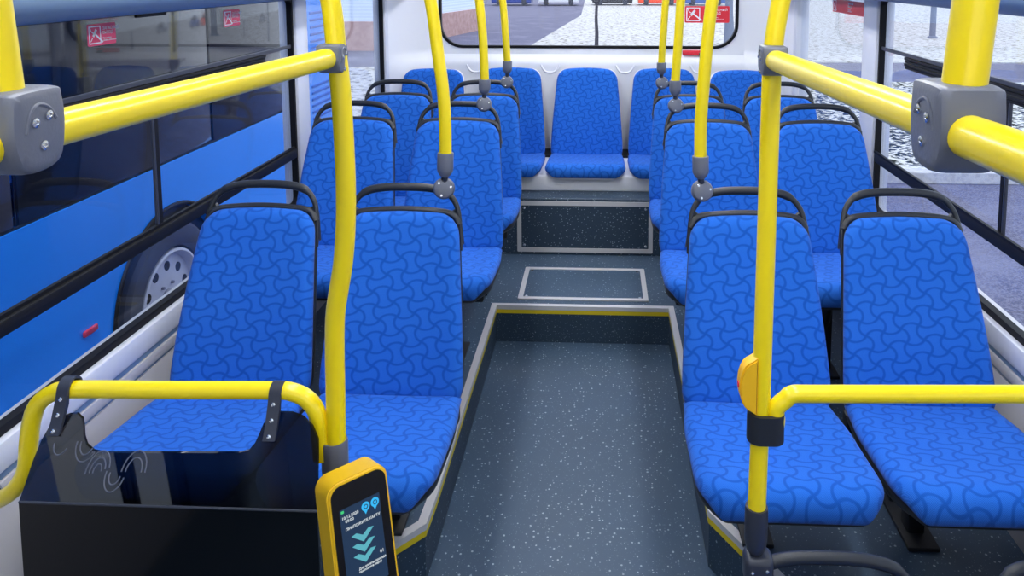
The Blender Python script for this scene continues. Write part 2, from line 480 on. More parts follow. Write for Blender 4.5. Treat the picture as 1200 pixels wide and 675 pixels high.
# black seal where the side glass meets the rear wall
# bench shell under the rear seats
bm = B(); box(bm, XL+.002, XR-.002, 3.90, 4.46, .295, .385, .012, 3); 
struct('trim_5', bm, WHT)
bm = B(); box(bm, XL+.03, XR-.03, 4.28, 4.46, .385, .395); struct('trim_6', bm, BLK)
# scalloped moulding ridges in the wall between the rear seat backs
SX = [CX-.895, CX-.448, CX, CX+.448, CX+.885]
for i in range(4):
    mx = (SX[i]+SX[i+1])/2; bm = B()
    pts = [(mx-.055, YW-.043, .905), (mx-.042, YW-.045, .88), (mx-.02, YW-.046, .862), (mx+.02, YW-.046, .862), (mx+.042, YW-.045, .88), (mx+.055, YW-.043, .905)]
    tube(bm, smoothpath(pts, 5), .006, 10); obj('trim_%d' % (10+i), bm, WHT, None, kind='structure')

# ------------------------------------------------------------------ hatch and riser panel
def hatch(name, label, cx, cy, w, d, vertical, fw=.022):
    t = thing(name, label, 'hatch', (cx, cy, .0006) if not vertical else (cx, cy, .015))
    if vertical: fr = lambda u, v, q: Vector((u, -.0006-q, v))
    else: fr = lambda u, v, q: Vector((u, v, q))
    y0 = 0 if vertical else -d/2; y1 = d if vertical else d/2
    bm = B(); frame_loop(bm, rrect(-w/2, w/2, y0, y1, .006, 2), rrect(-w/2+fw, w/2-fw, y0+fw, y1-fw, .004, 2), fr, .006); obj('frame', bm, ALU, t, 30)
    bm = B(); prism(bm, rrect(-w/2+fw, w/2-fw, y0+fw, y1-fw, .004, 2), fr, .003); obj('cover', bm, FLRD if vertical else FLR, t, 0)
    for sx in (-1, 1):
        for q in (y0+fw+.014, y1-fw-.014):
            p = fr(sx*(w/2-fw-.014), q, .003); bm = B()
            lathe(bm, [(0, .003), (.003, .003), (.0075, .002), (.0085, 0), (.0085, -.001)], 16, p, (0, -1, 0) if vertical else (0, 0, 1)); obj('screw', bm, STEEL, t)
    return t
hatch('riser_panel', 'upright speckled panel with silver frame under the rear bench', -.0865, YR, .70, .27, True)
hatch('floor_hatch', 'flat speckled hatch with silver frame in the raised floor', -.082, 3.40, .585, .36, False)

# ------------------------------------------------------------------ seats
def pad(bm, hw, L, pos, thick, nu=20, nv=28, edge=.03, uoff=(0, 0)):
    """cushion: half width hw(s), length L, pos(x, s) -> point on the mid surface and its outward normal"""
    uv = bm.loops.layers.uv.verify()
    ss = [L*(.5-.5*math.cos(PI*j/nv)) for j in range(nv+1)]; us = [math.sin(PI/2*(2*i/nu-1)) for i in range(nu+1)]
    F_, K = [], []
    def h(u, s):
        w = hw(s); dx = w*(1-abs(u)); ds = min(s, L-s); q = min(1, dx/edge); p = min(1, ds/edge)
        return math.sqrt(max(0, 1-(1-q)**2))*math.sqrt(max(0, 1-(1-p)**2))
    for layer in (0, 1):
        G = []
        for j, s in enumerate(ss):
            row = []
            for i, u in enumerate(us):
                bd = i in (0, nu) or j in (0, nv)
                if layer and bd: row.append(F_[j][i]); continue
                p, nrm = pos(u*hw(s), s)
                k = h(u, s)
                v = bm.verts.new(p+nrm*(thick*.55*k if not layer else -thick*.45*k)); v.tag = False; row.append(v)
            G.append(row)
        if not layer: F_ = G
        else: K = G
    for layer, G in ((0, F_), (1, K)):
        for j in range(nv):
            for i in range(nu):
                q = [(j, i), (j, i+1), (j+1, i+1), (j+1, i)]
                if layer: q = q[::-1]
                f = bm.faces.new([G[a][b_] for a, b_ in q])
                for lp, (a, b_) in zip(f.loops, q): lp[uv].uv = (us[b_]*hw(ss[a])+uoff[0], ss[a]+uoff[1])
    return bm

def back_hw(L, wb, wt, r=.06):
    def f(s):
        t = s/L
        w = wb+(wt-wb)*max(0, (t-.12)/.88)**1.25
        if s > L-r: w -= r-math.sqrt(max(0, r*r-(s-(L-r))**2))*1.0 if False else (r-math.sqrt(max(0, r*r-(s-(L-r))**2)))
        if s < .04: w -= .012*(1-s/.04)**2
        return w
    return f
def cush_hw(L, wb, wf, r=.10):
    def f(s):
        t = min(1, s/(L*.35)); w = wb+(wf-wb)*t*t*(3-2*t)
        if s > L-r: 
            q = s-(L-r); w -= .042*(1-math.sqrt(max(0, 1-(q/r)**2))) + .016*(q/r)**2
        return w
    return f
LEAN = math.atan2(.17, .47)
def back_pos(lean=LEAN, bot=0.0, curve=.03):
    c, s_ = math.cos(lean), math.sin(lean)
    def f(x, s):
        # slight lumbar curve and wrap at the sides
        y = s*s_ - curve*math.sin(PI*min(1, s/.5))*.35 - .016*(abs(x)/.19)**2.5
        z = s*c - bot*(1-(x/.195)**2)*max(0, 1-s/.14)**2
        z += (.010-.010*(x/.16)**2)*max(0, (s-.36)/.12)
        return Vector((x, y, z)), Vector((0, -c, s_*.8)).normalized()
    return f
def cush_pos(L):
    def f(x, s):
        t = s/L
        z = -.012+.050*t**1.3 + .012*(abs(x)/.2)**3*(1-t)
        d = 0
        if s > L-.07: q = (s-(L-.07))/.07; z -= .050*q**2.4; d = .022*q*q
        y = -s+d
        nz = Vector((0, -max(0, (s-(L-.07))/.07)**1.5*1.1, 1)).normalized()
        return Vector((x, y, z)), nz
    return f

def seat(name, label, hc, handle=True, leg=None, kind='row', group=None):
    """origin on the floor under the line where back and cushion meet; hc cushion height"""
    t = thing(name, label, 'seat', group=group)
    rear = kind == 'rear'
    LB = .475 if not rear else .505; LC = .432 if not rear else .445
    z0 = Vector((0, 0, hc))
    lean = LEAN if not rear else math.atan2(.10, .49)
    wb, wt = (.192, .158) if not rear else (.208, .172)
    bp = back_pos(lean, .035 if rear else .012)
    uo = (random.random(), random.random())
    bm = B(); pad(bm, back_hw(LB, wb, wt, .052), LB, lambda x, s: (bp(x, s)[0]+z0, bp(x, s)[1]), .048, uoff=uo); obj('backrest', bm, FAB, t, 60)
    cp = cush_pos(LC)
    bm = B(); pad(bm, cush_hw(LC, .188, .200) if not rear else cush_hw(LC, .208, .215, .06), LC, lambda x, s: (cp(x, s)[0]+z0, cp(x, s)[1]), .05, uoff=(uo[1], uo[0])); obj('seat_cushion', bm, FAB, t, 60)
    # moulded shells, a touch wider than the pads, behind and below them
    c, s_ = math.cos(lean), math.sin(lean)
    bm = B(); pad(bm, lambda s: back_hw(LB+.001, wb-.003, wt-.001, .042)(s), LB+.001, lambda x, s: (bp(x, s)[0]+z0+Vector((0, .026, -.004)), bp(x, s)[1]), .034 if not rear else .02, edge=.012)
    obj('back_shell', bm, BLKP if not rear else WHT, t, 60)
    bm = B(); pad(bm, cush_hw(LC-.016, .182, .194), LC-.016, lambda x, s: (cp(x, s)[0]+z0+Vector((0, 0, -.030)), cp(x, s)[1]), .034 if not rear else .03, edge=.012)
    obj('seat_shell', bm, BLKP if not rear else WHT, t, 60)
    if handle:
        def bpnt(x, s, off=.006): return Vector((x, s*s_+off, s*c+hc))
        bm = B()
        loop = [(-.166, .375), (-.163, .415), (-.158, .455), (-.146, .500), (-.118, .532), (-.07, .545), (0, .548), (.07, .545), (.118, .532), (.146, .500), (.158, .455), (.163, .415), (.166, .375)]
        tube(bm, smoothpath([bpnt(x, s) for x, s in loop], 5), [.004+.00025*k for k in range(20)]+[.0115]*21+[.00875-.00025*k for k in range(20)], 12)
        bar = [(-.158, .448), (-.146, .470), (-.12, .481), (-.06, .487), (0, .489), (.06, .487), (.12, .481), (.146, .470), (.158, .448)]
        tube(bm, smoothpath([bpnt(x, s, .000) for x, s in bar], 4), .007, 10, r2=.010)
        # corner webs
        for sx in (-1, 1):
            web = [(sx*.172, .39), (sx*.160, .462), (sx*.146, .490), (sx*.128, .476), (sx*.15, .44)]
            if sx < 0: web = web[::-1]
            prism(bm, web, lambda u, v, w: bpnt(u, v, .006+w), .013)
        h = obj('grab_handle', bm, BLKP, t, 50); h['label'] = 'black loop handle on the seat top'
    if leg:
        bm = B(); box(bm, -.13, .13, -.26, .12, hc-.085, hc-.055, .006); box(bm, -.15, .15, -.22, -.182, hc-.105, hc-.07, .006); box(bm, -.17, .17, .03, .068, hc-.10, hc-.05, .006); obj('seat_frame', bm, BLKM, t)
        bm = B(); box(bm, -.022, .022, -.03, .02, .006, hc-.08, .006); 
        tube(bm, [(0, -.175, hc-.09), (0, -.05, hc-.16), (0, .0, hc*.3)], .016, 12); box(bm, -.04, .04, -.08, .12, .0005, .012, .003); obj('leg', bm, BLKM, t)
    return t

LX, LW = -.556, -.968; RX, RW = .404, .822
row1 = seat('bus_seat', 'blue patterned seat by the left window, directly behind the smoked screen', .341, leg=True, group='blue seats with black handles')
row1.location = (LW, 1.885, 0)
G1 = 'blue seats with black handles'
def put(src, x, y, lb, z=0): return dup(src, (x, y, z), None, lb, G1)
put(row1, LX, 1.872, 'nearest blue aisle seat left of the aisle, beside the ticket validator')
put(row1, RX, 1.875, 'nearest blue aisle seat right of the aisle, behind the pole with the button')
put(row1, RW, 1.880, 'nearest blue window seat on the right, behind the horizontal rail')
row2 = seat('bus_seat', 'blue left window seat in the second row from the front', .434, leg=True, group=G1)
row2.location = (LW, 2.69, 0)
put(row2, LX, 2.69, 'blue left aisle seat in the second row, with a pole rising from its handle')
put(row2, RX, 2.69, 'blue right aisle seat in the second row, with a pole rising from its handle')
put(row2, RW, 2.69, 'blue right window seat in the second row, next to the pale window post')
row3 = seat('bus_seat', 'blue left window seat in the third row, just in front of the rear bench', .425, leg=True, group=G1)
row3.location = (LW, 3.33, 0)
put(row3, LX, 3.33, 'blue left aisle seat in the third row, in front of the white rear bench')
put(row3, RX, 3.33, 'blue right aisle seat in the third row, in front of the white rear bench')
put(row3, RW, 3.33, 'blue right window seat in the third row, in front of the white rear bench')
# seats of the lowest row, only their handles reach into the picture
row0 = seat('bus_seat', 'black seat handle at the bottom edge, right of the pole with the button', .30, leg=True, group=G1)
row0.location = (RX+.012, 1.085, -.405)
o = put(row0, RW+.03, 1.085, 'black seat handle cut off by the bottom right corner', -.405)

rear = seat('bench_seat', 'blue pad seat without handle in the middle of the rear bench', .392, handle=False, kind='rear', group='blue rear bench seats')
rear.location = (CX, 4.285, 0)
for x, lb in ((SX[0], 'blue rear bench seat at the far left corner'), (SX[1], 'blue rear bench seat immediately left of the middle one'), (SX[3], 'blue rear bench seat immediately right of the middle one'), (SX[4], 'blue rear bench seat at the far right corner')):
    dup(rear, (x, 4.285 if abs(x-CX) < .6 else 4.22, 0), None, lb)

# ------------------------------------------------------------------ poles rising from seat handles
def knuckle(parent, p, r=.030):
    bm = B()
    ax = (0.15, -1, .25)
    lathe(bm, [(0, .017), (r*.55, .016), (r*.86, .012), (r, .004), (r, -.006), (r*.86, -.013), (0, -.017)], 24, p, ax)
    k = obj('knuckle', bm, GRYP, parent); k['label'] = 'round grey clamp knuckle'
    q = Vector((0, 0, 1)).rotation_difference(Vector(ax).normalized())
    for a in (20, 140, 260):
        c = Vector(p)+q@Vector((r*.66*math.cos(math.radians(a)), r*.66*math.sin(math.radians(a)), .0135))
        bm = B(); lathe(bm, [(0, .003), (.003, .003), (.0042, .001), (.0042, -.002)], 12, c, ax); obj('screw', bm, STEEL, k)
    return k
def seat_pole(label, pts, group):
    """pts run from the ceiling down; the last three are: end of yellow, end of socket, knuckle centre"""
    base = Vector(pts[-1]); t = thing('grab_pole', label, 'pole', base, group)
    L = [Vector(p)-base for p in pts]
    bm = B(); tube(bm, smoothpath(L[:-2], 6), .017, 20); obj('pole', bm, YEL, t, 50)
    d = (L[-2]-L[-3]); h = d.length; ax = -d.normalized()
    e = L[-2]; bm = B()
    lathe(bm, [(0, -.004), (.010, 0), (.016, .006), (.0215, .016), (.0225, .024), (.0225, h-.002), (.0218, h), (.0175, h+.001), (.017, h-.004)], 24, e, ax); s_ = obj('socket', bm, GRYP, t)
    s_['label'] = 'grey plastic socket'
    knuckle(t, (0, 0, 0))
    bm = B(); tube(bm, [(0, .002, -.004), e+Vector((0, 0, .004))], .009, 12); obj('stem', bm, DGRY, t)
    ce = L[0]; bm = B(); lathe(bm, [(.017, -.03), (.024, -.028), (.026, -.012), (.038, -.004), (.038, .0), (0, 0)], 24, ce, (0, 0, 1)); obj('ceiling_flange', bm, GRYP, t)
G2 = 'yellow poles rising from the aisle seat handles'
seat_pole('yellow pole on the first left aisle seat, bowed outward at the top', [(-.60, 2.03, 1.998), (-.585, 2.03, 1.85), (-.53, 2.03, 1.62), (-.484, 2.03, 1.45), (-.465, 2.03, 1.37), (-.451, 2.03, 1.25), (-.439, 2.03, 1.15), (-.434, 2.03, 1.06), (-.434, 2.03, .965), (-.437, 2.03, .897), (-.441, 2.035, .862)], G2)
seat_pole('yellow pole on the second left aisle seat', [(-.60, 2.86, 1.998), (-.585, 2.86, 1.85), (-.53, 2.86, 1.6), (-.485, 2.86, 1.43), (-.470, 2.86, 1.34), (-.459, 2.86, 1.21), (-.454, 2.86, 1.05), (-.456, 2.86, .992), (-.458, 2.86, .953)], G2)
seat_pole('yellow pole on the third left aisle seat, nearest the rear window', [(-.60, 3.5, 1.998), (-.585, 3.5, 1.85), (-.53, 3.5, 1.6), (-.482, 3.5, 1.42), (-.466, 3.5, 1.32), (-.456, 3.5, 1.19), (-.447, 3.5, 1.044), (-.448, 3.5, .985), (-.450, 3.5, .944)], G2)
seat_pole('yellow pole on the first right aisle seat, bowed outward at the top', [(.43, 2.03, 1.998), (.415, 2.03, 1.85), (.36, 2.03, 1.62), (.311, 2.03, 1.47), (.294, 2.03, 1.39), (.281, 2.03, 1.25), (.272, 2.03, 1.11), (.269, 2.03, 1.04), (.270, 2.03, .963), (.272, 2.03, .90), (.277, 2.035, .864)], G2)
seat_pole('yellow pole on the second right aisle seat', [(.43, 2.86, 1.998), (.415, 2.86, 1.85), (.36, 2.86, 1.62), (.312, 2.86, 1.46), (.297, 2.86, 1.37), (.289, 2.86, 1.21), (.280, 2.86, 1.05), (.280, 2.86, .992), (.283, 2.86, .952)], G2)
seat_pole('yellow pole on the third right aisle seat, nearest the rear window', [(.43, 3.5, 1.998), (.415, 3.5, 1.85), (.36, 3.5, 1.6), (.312, 3.5, 1.44), (.294, 3.5, 1.34), (.285, 3.5, 1.19), (.277, 3.5, 1.04), (.277, 3.5, .985), (.281, 3.5, .944)], G2)

# ------------------------------------------------------------------ foreground poles and rails
def screw(parent, p, ax, r=.0042):
    bm = B(); lathe(bm, [(0, .002), (r*.45, .0005), (r*.5, .0022), (r, .0015), (r*1.05, -.002)], 16, p, ax); return obj('screw', bm, STEEL, parent)
def clamp(parent, c, sx, w=.028, up=.026, dn=.040, fb=.026, scr=True):
    """two-shell plastic clamp round a vertical pole with a sleeve for the rail; sx side that carries the screws"""
    bm = B()
    outl = [(-fb, up*.9), (-fb*.7, up), (fb*.8, up), (fb, up*.75), (fb*1.08, 0), (fb*.9, -dn*.75), (fb*.45, -dn), (-fb*.5, -dn), (-fb*.92, -dn*.7), (-fb*1.1, -dn*.1)]
    ol = smoothpath([(a, b_, 0) for a, b_ in outl+[outl[0]]], 3)[:-1]
    n = 17; rings = []
    for a in range(n):
        e = -1+2*a/(n-1); e = math.copysign(abs(e)**.55, e) if abs(e) > 1e-6 else 0
        f_ = max(.0, 1-abs(e)**6)**(1/3.0)*.26+.74
        rings.append([bm.verts.new((c[0]+e*w, c[1]+p.x*f_, c[2]+.0+p.y*f_)) for p in ol])
    for R0, R1 in zip(rings, rings[1:]):
        for q in range(len(ol)): bm.faces.new((R0[q], R0[(q+1) % len(ol)], R1[(q+1) % len(ol)], R1[q]))
    bm.faces.new(rings[0]); bm.faces.new(rings[-1][::-1])
    k = obj('clamp', bm, GRYP, parent, 40); k['label'] = 'grey plastic clamp joining pole and rail'
    # raised curved rib on the side face
    bm = B(); rp = [(-.019, -.006), (-.014, .010), (-.004, .017), (.008, .013), (.016, .002)]
    tube(bm, smoothpath([Vector(c)+Vector((sx*w*.99, a, b_)) for a, b_ in rp], 5), .0018, 8); obj('rib', bm, GRYP, k)
    if scr:
        for a, b_ in ((-.009, .002), (.007, .006), (-.001, -.019)):
            screw(k, Vector(c)+Vector((sx*(w+.0002), a, b_)), (sx, 0, 0))
    return k

# long rails running front to back along the aisle
def long_rail(label, p0, p1, p2, poletop, sx):
    """p0 near end, p1 at the near clamp, p2 at the far clamp"""
    base = Vector(p1); t = thing('handrail', label, 'handrail', base, 'yellow shoulder-high rails')
    bm = B(); tube(bm, [Vector(p0)-base, Vector(p1)-base, Vector(p2)-base], .0172, 28); obj('rail', bm, YEL, t, 50)
    return t
LR = long_rail('upper left yellow rail running from the near grey clamp to the bent pole', (-.535, -.15, 1.33), (-.507, .62, 1.325), (-.463, 1.262, 1.321), None, 1)
RRl = long_rail('upper right yellow rail crossing in front of the right window', (.284, -.15, 1.365), (.2855, .62, 1.340), (.2855, 1.262, 1.321), None, -1)
clamp(LR, (.0, -.004, .014), 1, w=.0265, fb=.029, up=.030, dn=.042); clamp(RRl, (.003, -.004, .010), -1, w=.0265, fb=.029, up=.030, dn=.042)
clamp(LR, (.044, .642, -.004), 1, w=.021, fb=.023, up=.024, dn=.026); clamp(RRl, (0, .642, -.019), -1, w=.021, fb=.023, up=.024, dn=.026)
def near_pole(label, pts):
    base = Vector(pts[-1]); t = thing('grab_pole', label, 'pole', base)
    bm = B(); tube(bm, smoothpath([Vector(p)-base for p in pts], 4), .017, 28); obj('pole', bm, YEL, t, 50)
    bm = B(); lathe(bm, [(.017, -.03), (.024, -.028), (.026, -.012), (.038, -.004), (.038, .0), (0, 0)], 24, Vector(pts[0])-base, (0, 0, 1)); obj('ceiling_flange', bm, GRYP, t)
near_pole('yellow pole cut off by the top left corner, standing in the near grey clamp', [(-.56, .61, 1.998), (-.535, .61, 1.7), (-.517, .61, 1.46), (-.509, .61, 1.345)])
near_pole('yellow pole at the top right, standing in the near grey clamp', [(.345, .61, 1.998), (.315, .61, 1.7), (.297, .61, 1.46), (.289, .61, 1.355)])

# bent pole on the left
YP = 1.272
t = thing('grab_pole', 'yellow bent floor pole left of the aisle, rising behind the ticket validator', 'pole', (-.487, YP, LOW))
b0 = Vector((-.487, YP, LOW))
pts = [(-.60, 1.998), (-.575, 1.82), (-.52, 1.60), (-.476, 1.46), (-.464, 1.40), (-.459, 1.331), (-.453, 1.25), (-.450, 1.12), (-.452, 1.03), (-.459, .955), (-.469, .90), (-.477, .85), (-.480, .78), (-.481, .70), (-.483, .60), (-.485, .55)]
bm = B(); tube(bm, smoothpath([Vector((x, YP, z))-b0 for x, z in pts], 6), .0172, 28); obj('pole', bm, YEL, t, 50)
bm = B(); lathe(bm, [(.017, -.03), (.024, -.028), (.026, -.012), (.038, -.004), (.038, .0), (0, 0)], 24, Vector((-.60, YP, 1.998))-b0, (0, 0, 1)); obj('ceiling_flange', bm, GRYP, t)
bm = B(); lathe(bm, [(.016, .615), (.0225, .618), (.024, .612), (.024, .56), (.022, .54), (.020, .40), (.019, .02), (.04, .012), (.042, 0), (0, 0)], 28, Vector((-.486, YP, 0))-b0, (0, 0, 1))
for v in bm.verts: v.co.z = v.co.z if v.co.z > .3 else (v.co.z-(-LOW))*1.0 if False else v.co.z
o = obj('socket', bm, GRYP, t); o['label'] = 'grey sleeve at the pole foot'
for v in o.data.vertices:
    if v.co.z < .2: v.co.z -= -LOW*1.0-.0
# straight pole on the right
t = thing('grab_pole', 'yellow straight pole right of the aisle carrying a stop button', 'pole', (.290, YP, .385))
b0 = Vector((.290, YP, .385))
pts = [(.43, 1.998), (.405, 1.82), (.35, 1.60), (.310, 1.47), (.297, 1.41), (.2875, 1.33), (.2860, 1.20), (.2850, .977), (.284, .75), (.282, .57), (.281, .49)]
bm = B(); tube(bm, smoothpath([Vector((x, YP, z))-b0 for x, z in pts], 6), .0160, 28); obj('pole', bm, YEL, t, 50)
bm = B(); lathe(bm, [(.017, -.03), (.024, -.028), (.026, -.012), (.038, -.004), (.038, .0), (0, 0)], 24, Vector((.43, YP, 1.998))-b0, (0, 0, 1)); obj('ceiling_flange', bm, GRYP, t)
bm = B(); lathe(bm, [(.015, .126), (.0195, .126), (.0205, .12), (.0205, .062), (.017, .045), (.010, .036), (0, .034)], 28, (-.009, 0, 0)); o = obj('socket', bm, DGRY, t); o['label'] = 'dark grey plastic socket'
bm = B(); box(bm, -.030, .022, -.022, .022, -.018, .036, .012, 4); k = obj('knuckle', bm, DGRY, t); k['label'] = 'dark clamp gripping the seat handle'
for a, b_ in ((-.018, .014), (.008, .018), (-.004, -.006)): screw(k, Vector((a, -.0225, b_)), (0, -1, 0), .0032)
# stop button: half-round housing on the pole
bm = B(); ol = [(0, .052)]+[(-.030*math.sin(PI*k/14)**.8, .047*math.cos(PI*k/14)) for k in range(1, 14)]+[(0, -.052), (.002, -.050), (.002, .050)]
prism(bm, ol, lambda u, v, w: Vector((u, w, v)), .030); bmesh.ops.recalc_face_normals(bm, faces=bm.faces[:])
bmesh.ops.bevel(bm, geom=[e for e in bm.edges if abs(e.verts[0].co.y-e.verts[1].co.y) < 1e-6], offset=.003, segments=2, affect='EDGES')
o = obj('stop_button_box', bm, YELB, t, 30, loc=(-.0175, -.018, .360)); o['label'] = 'orange-yellow half-round button housing'
bm = B(); lathe(bm, [(0, .002), (.005, .0015), (.006, 0), (.006, -.003)], 20, (-.030, .012, 0), (-1, 0, 0)); obj('button', bm, RED, o)

# right cross rail with bend and black collar
t = thing('cross_rail', 'waist-high yellow rail crossing in front of the right seats', 'handrail', (.286, YP, .69))
b0 = Vector((.286, YP, .69))
pts = [(.286, .655), (.289, .678), (.298, .700), (.314, .717), (.338, .7265), (.37, .728), (.5, .731), (.75, .737), (1.066, .745)]
bm = B(); tube(bm, smoothpath([Vector((x+.022 if i < 2 else x+.012*(i < 4), YP-.003, z))-b0 for i, (x, z) in enumerate(pts)], 6), .0150, 26); obj('rail', bm, YEL, t, 50)
bm = B(); lathe(bm, [(.015, -.03), (.032, -.005), (.034, 0), (0, 0)], 24, Vector((1.066, YP-.003, .745))-b0, (1, 0, 0)); obj('wall_flange', bm, GRYP, t)
bm = B()
fr = lambda u, v, w: Vector((u, v, w))
frame_loop(bm, rrect(-.023, .042, -.024, .022, .021, 6), rrect(-.0165, .038, -.0165, .0165, .0164, 6), fr, .052)
o = obj('collar', bm, BLKP, t, 40, loc=(-.003, .001, -.050)); o['label'] = 'black plastic collar round pole and rail end'

# left hoop rail that carries the smoked screen
t = thing('cross_rail', 'waist-high yellow hoop rail with two black straps on the left', 'handrail', (-.78, YP, .71))
b0 = Vector((-.78, YP, .71))
YH = 1.265
pts = [(-1.216, 1.335, .430), (-1.16, 1.30, .455), (-1.10, 1.272, .50), (-1.068, YH, .545), (-1.058, YH, .60), (-1.050, YH, .640), (-1.035, YH, .675), (-1.005, YH, .698), (-.963, YH, .706), (-.786, YH, .709), (-.60, YH, .713), (-.558, YH, .711), (-.530, YH, .697), (-.514, YH, .672), (-.510, YH, .63), (-.508, YH, .585)]
bm = B(); tube(bm, smoothpath([Vector(p)-b0 for p in pts], 6), .0155, 26); obj('rail', bm, YEL, t, 50)
bm = B(); tube(bm, [Vector((-.510, YH, .60))-b0, Vector((-.487, YP, .60))-b0], .014, 12); obj('joint', bm, GRYP, t)
bm = B(); lathe(bm, [(.016, .03), (.026, .02), (.036, .006), (.036, 0), (0, 0)], 24, Vector((-1.2265, 1.342, .424))-b0, (1, -.1, .35)); obj('wall_flange', bm, GRYP, t)
for x in (-.972, -.582):
    bm = B(); yb = YH
    # strap bent over the rail and down to the screen
    prof = []
    for k in range(15):
        a = math.radians(200-k*220/14); prof.append((yb+.019*math.cos(a)*1.0, .710+.019*math.sin(a)))
    front = [(yb-.021, .695), (yb-.030, .660), (yb-.034, .636), (yb-.029, .634), (yb-.023, .668), (yb-.0158, .700)]
    outer = [(yb-.050, .648), (yb-.038, .667), (yb-.0235, .70)]+[(yb+.0195*math.cos(math.radians(170-k*15)), .710+.0195*math.sin(math.radians(170-k*15))) for k in range(12)]
    inner = [(yb+.0160*math.cos(math.radians(170-k*15)), .710+.0160*math.sin(math.radians(170-k*15))) for k in range(12)][::-1]+[(yb-.0190, .69), (yb-.032, .667), (yb-.044, .648)]
    prism(bm, outer+inner, lambda u, v, w: Vector((x-.011+w, u, v))-b0, .022)
    k = obj('strap', bm, DGRY, t, 40); k['label'] = 'black bracket strap with screws'
    for y_, z_ in ((yb-.0245, .701), (yb-.0340, .677), (yb-.0475, .655)): screw(k, Vector((x, y_, z_))-b0, (0, -1, .25), .0038)

# smoked screen: sloped upper pane with two ears, vertical black lower sheet
t = thing('smoked_screen', 'dark smoked plastic screen hanging below the left hoop rail', 'screen', (-.73, 1.15, .565))
YC = 1.152
def ux(x, z): return x
top = [(-0.991, 0.59), (-0.993, 0.615), (-0.992, 0.640), (-0.987, 0.657), (-0.976, 0.667), (-0.96, 0.672), (-0.945, 0.673), (-0.932, 0.667), (-0.924, 0.656), (-0.918, 0.646), (-0.908, 0.636), (-0.892, 0.629), (-0.874, 0.627), (-0.752, 0.629), (-0.631, 0.631), (-0.616, 0.634), (-0.607, 0.643), (-0.603, 0.655), (-0.600, 0.667), (-0.592, 0.676), (-0.575, 0.681), (-0.553, 0.681), (-0.531, 0.676), (-0.511, 0.665), (-0.496, 0.649), (-0.489, 0.625), (-0.484, 0.605)]
zc = .568
def slope(u, v, w): # pane leaning away from the camera as it rises
    k = (v-zc)
    return Vector((u+.73, (YC-1.15)+k*.86+w, v-.565))
ol = [(-.990, zc)]+top+[(-.474, zc)]
bm = B(); prism(bm, ol, slope, .005); o = obj('upper_pane', bm, GLT, t, 0); o['label'] = 'see-through smoked upper pane with two ears'
bm = B(); prism(bm, [(-.990, zc-.0015), (-.474, zc-.0015), (-.468, .10), (-.995, .10)], lambda u, v, w: Vector((u+.73, YC-1.15+w, v-.565)), .006); o = obj('lower_sheet', bm, GLD, t, 0); o['label'] = 'glossy black lower sheet'
bm = B(); tube(bm, [Vector((-.990+.73, YC-1.15+.001, zc-.565)), Vector((-.474+.73, YC-1.15+.001, zc-.565))], .0022, 8); obj('fold_line', bm, DGRY, t)
bm = B()
for cx, cz, r0, a0, a1 in ((-.905, .640, .020, 180, 330), (-.905, .640, .013, 180, 330), (-.872, .606, .020, 10, 190), (-.872, .606, .013, 10, 190), (-.872, .606, .007, 0, 200), (-.838, .603, .017, 170, 350), (-.838, .603, .010, 170, 350), (-.808, .606, .014, 0, 180), (-.808, .606, .021, 0, 180), (-.952, .640, .014, 190, 330)):
    P_ = []
    for k in range(13):
        a = math.radians(a0+(a1-a0)*k/12); P_.append(slope(cx+r0*math.cos(a), min(.662, max(.572, cz+r0*1.2*math.sin(a))), -.0006))
    tube(bm, P_, .0011, 6)
SW = mat('faint_grey_etching', (.10, .11, .15), .5)
o = obj('swirl_etching', bm, SW, t); o['label'] = 'faint grey swirl ornament'

# ------------------------------------------------------------------ ticket validator
ang = math.radians(43)
t = thing('ticket_validator', 'yellow and black ticket validator with lit screen, mounted on the bent left pole', 'ticket machine', (-.373, 1.12, .404))
t.rotation_euler = (math.radians(-12), 0, ang)
w2, hh, dp = .053, .235, .052
bm = B(); prism(bm, rrect(-w2, w2, -.16, hh, .022, 8), lambda u, v, w: Vector((u, w, v)), dp); bmesh.ops.recalc_face_normals(bm, faces=bm.faces[:])
bmesh.ops.bevel(bm, geom=[e for e in bm.edges if abs(e.verts[0].co.y) < 1e-6 and abs(e.verts[1].co.y) < 1e-6], offset=.003, segments=3, affect='EDGES')
o = obj('shell', bm, YELD, t, 40); o['label'] = 'rounded yellow housing'
bm = B(); prism(bm, rrect(-w2+.0055, w2-.0045, -.155, hh-.006, .018, 8), lambda u, v, w: Vector((u, -.0015+w, v)), .004); o = obj('face_plate', bm, mat('gloss_black_face', (.003, .003, .004), .12), t, 40); o['label'] = 'glossy black face'
sc0, sc1, sz0, sz1 = -.036, .034, .056, .192
bm = B(); prism(bm, rrect(sc0, sc1, sz0, sz1, .001, 1), lambda u, v, w: Vector((u, -.0022+w, v)), .0008); scr = obj('display', bm, emat('screen_navy', (.006, .022, .058), 1.0), t, 0); scr['label'] = 'lit navy display'
TW = emat('screen_white', (.62, .68, .72), .8); TT = emat('screen_teal', (.10, .42, .50), .8); TB = emat('screen_cyan', (.03, .42, .80), .9); TG = emat('screen_green', (.05, .6, .2), .8)
def scrm(u, v, sz=1): return Matrix.Translation((u, -.0030, v)) @ Matrix.Rotation(PI/2, 4, 'X')
text('display_text', '10.12.2020\n   09:00', .0066, TW, scr, scrm(-.034, .176))
text('display_text', 'ПРИЛОЖИТЕ КАРТУ', .0060, TW, scr, scrm(-.0295, .157))
text('display_text', 'Для оплаты проезда\nприложите карту', .0048, TW, scr, scrm(-.015, .088))
text('display_text', '01', .0075, TW, scr, scrm(.0235, .0975))
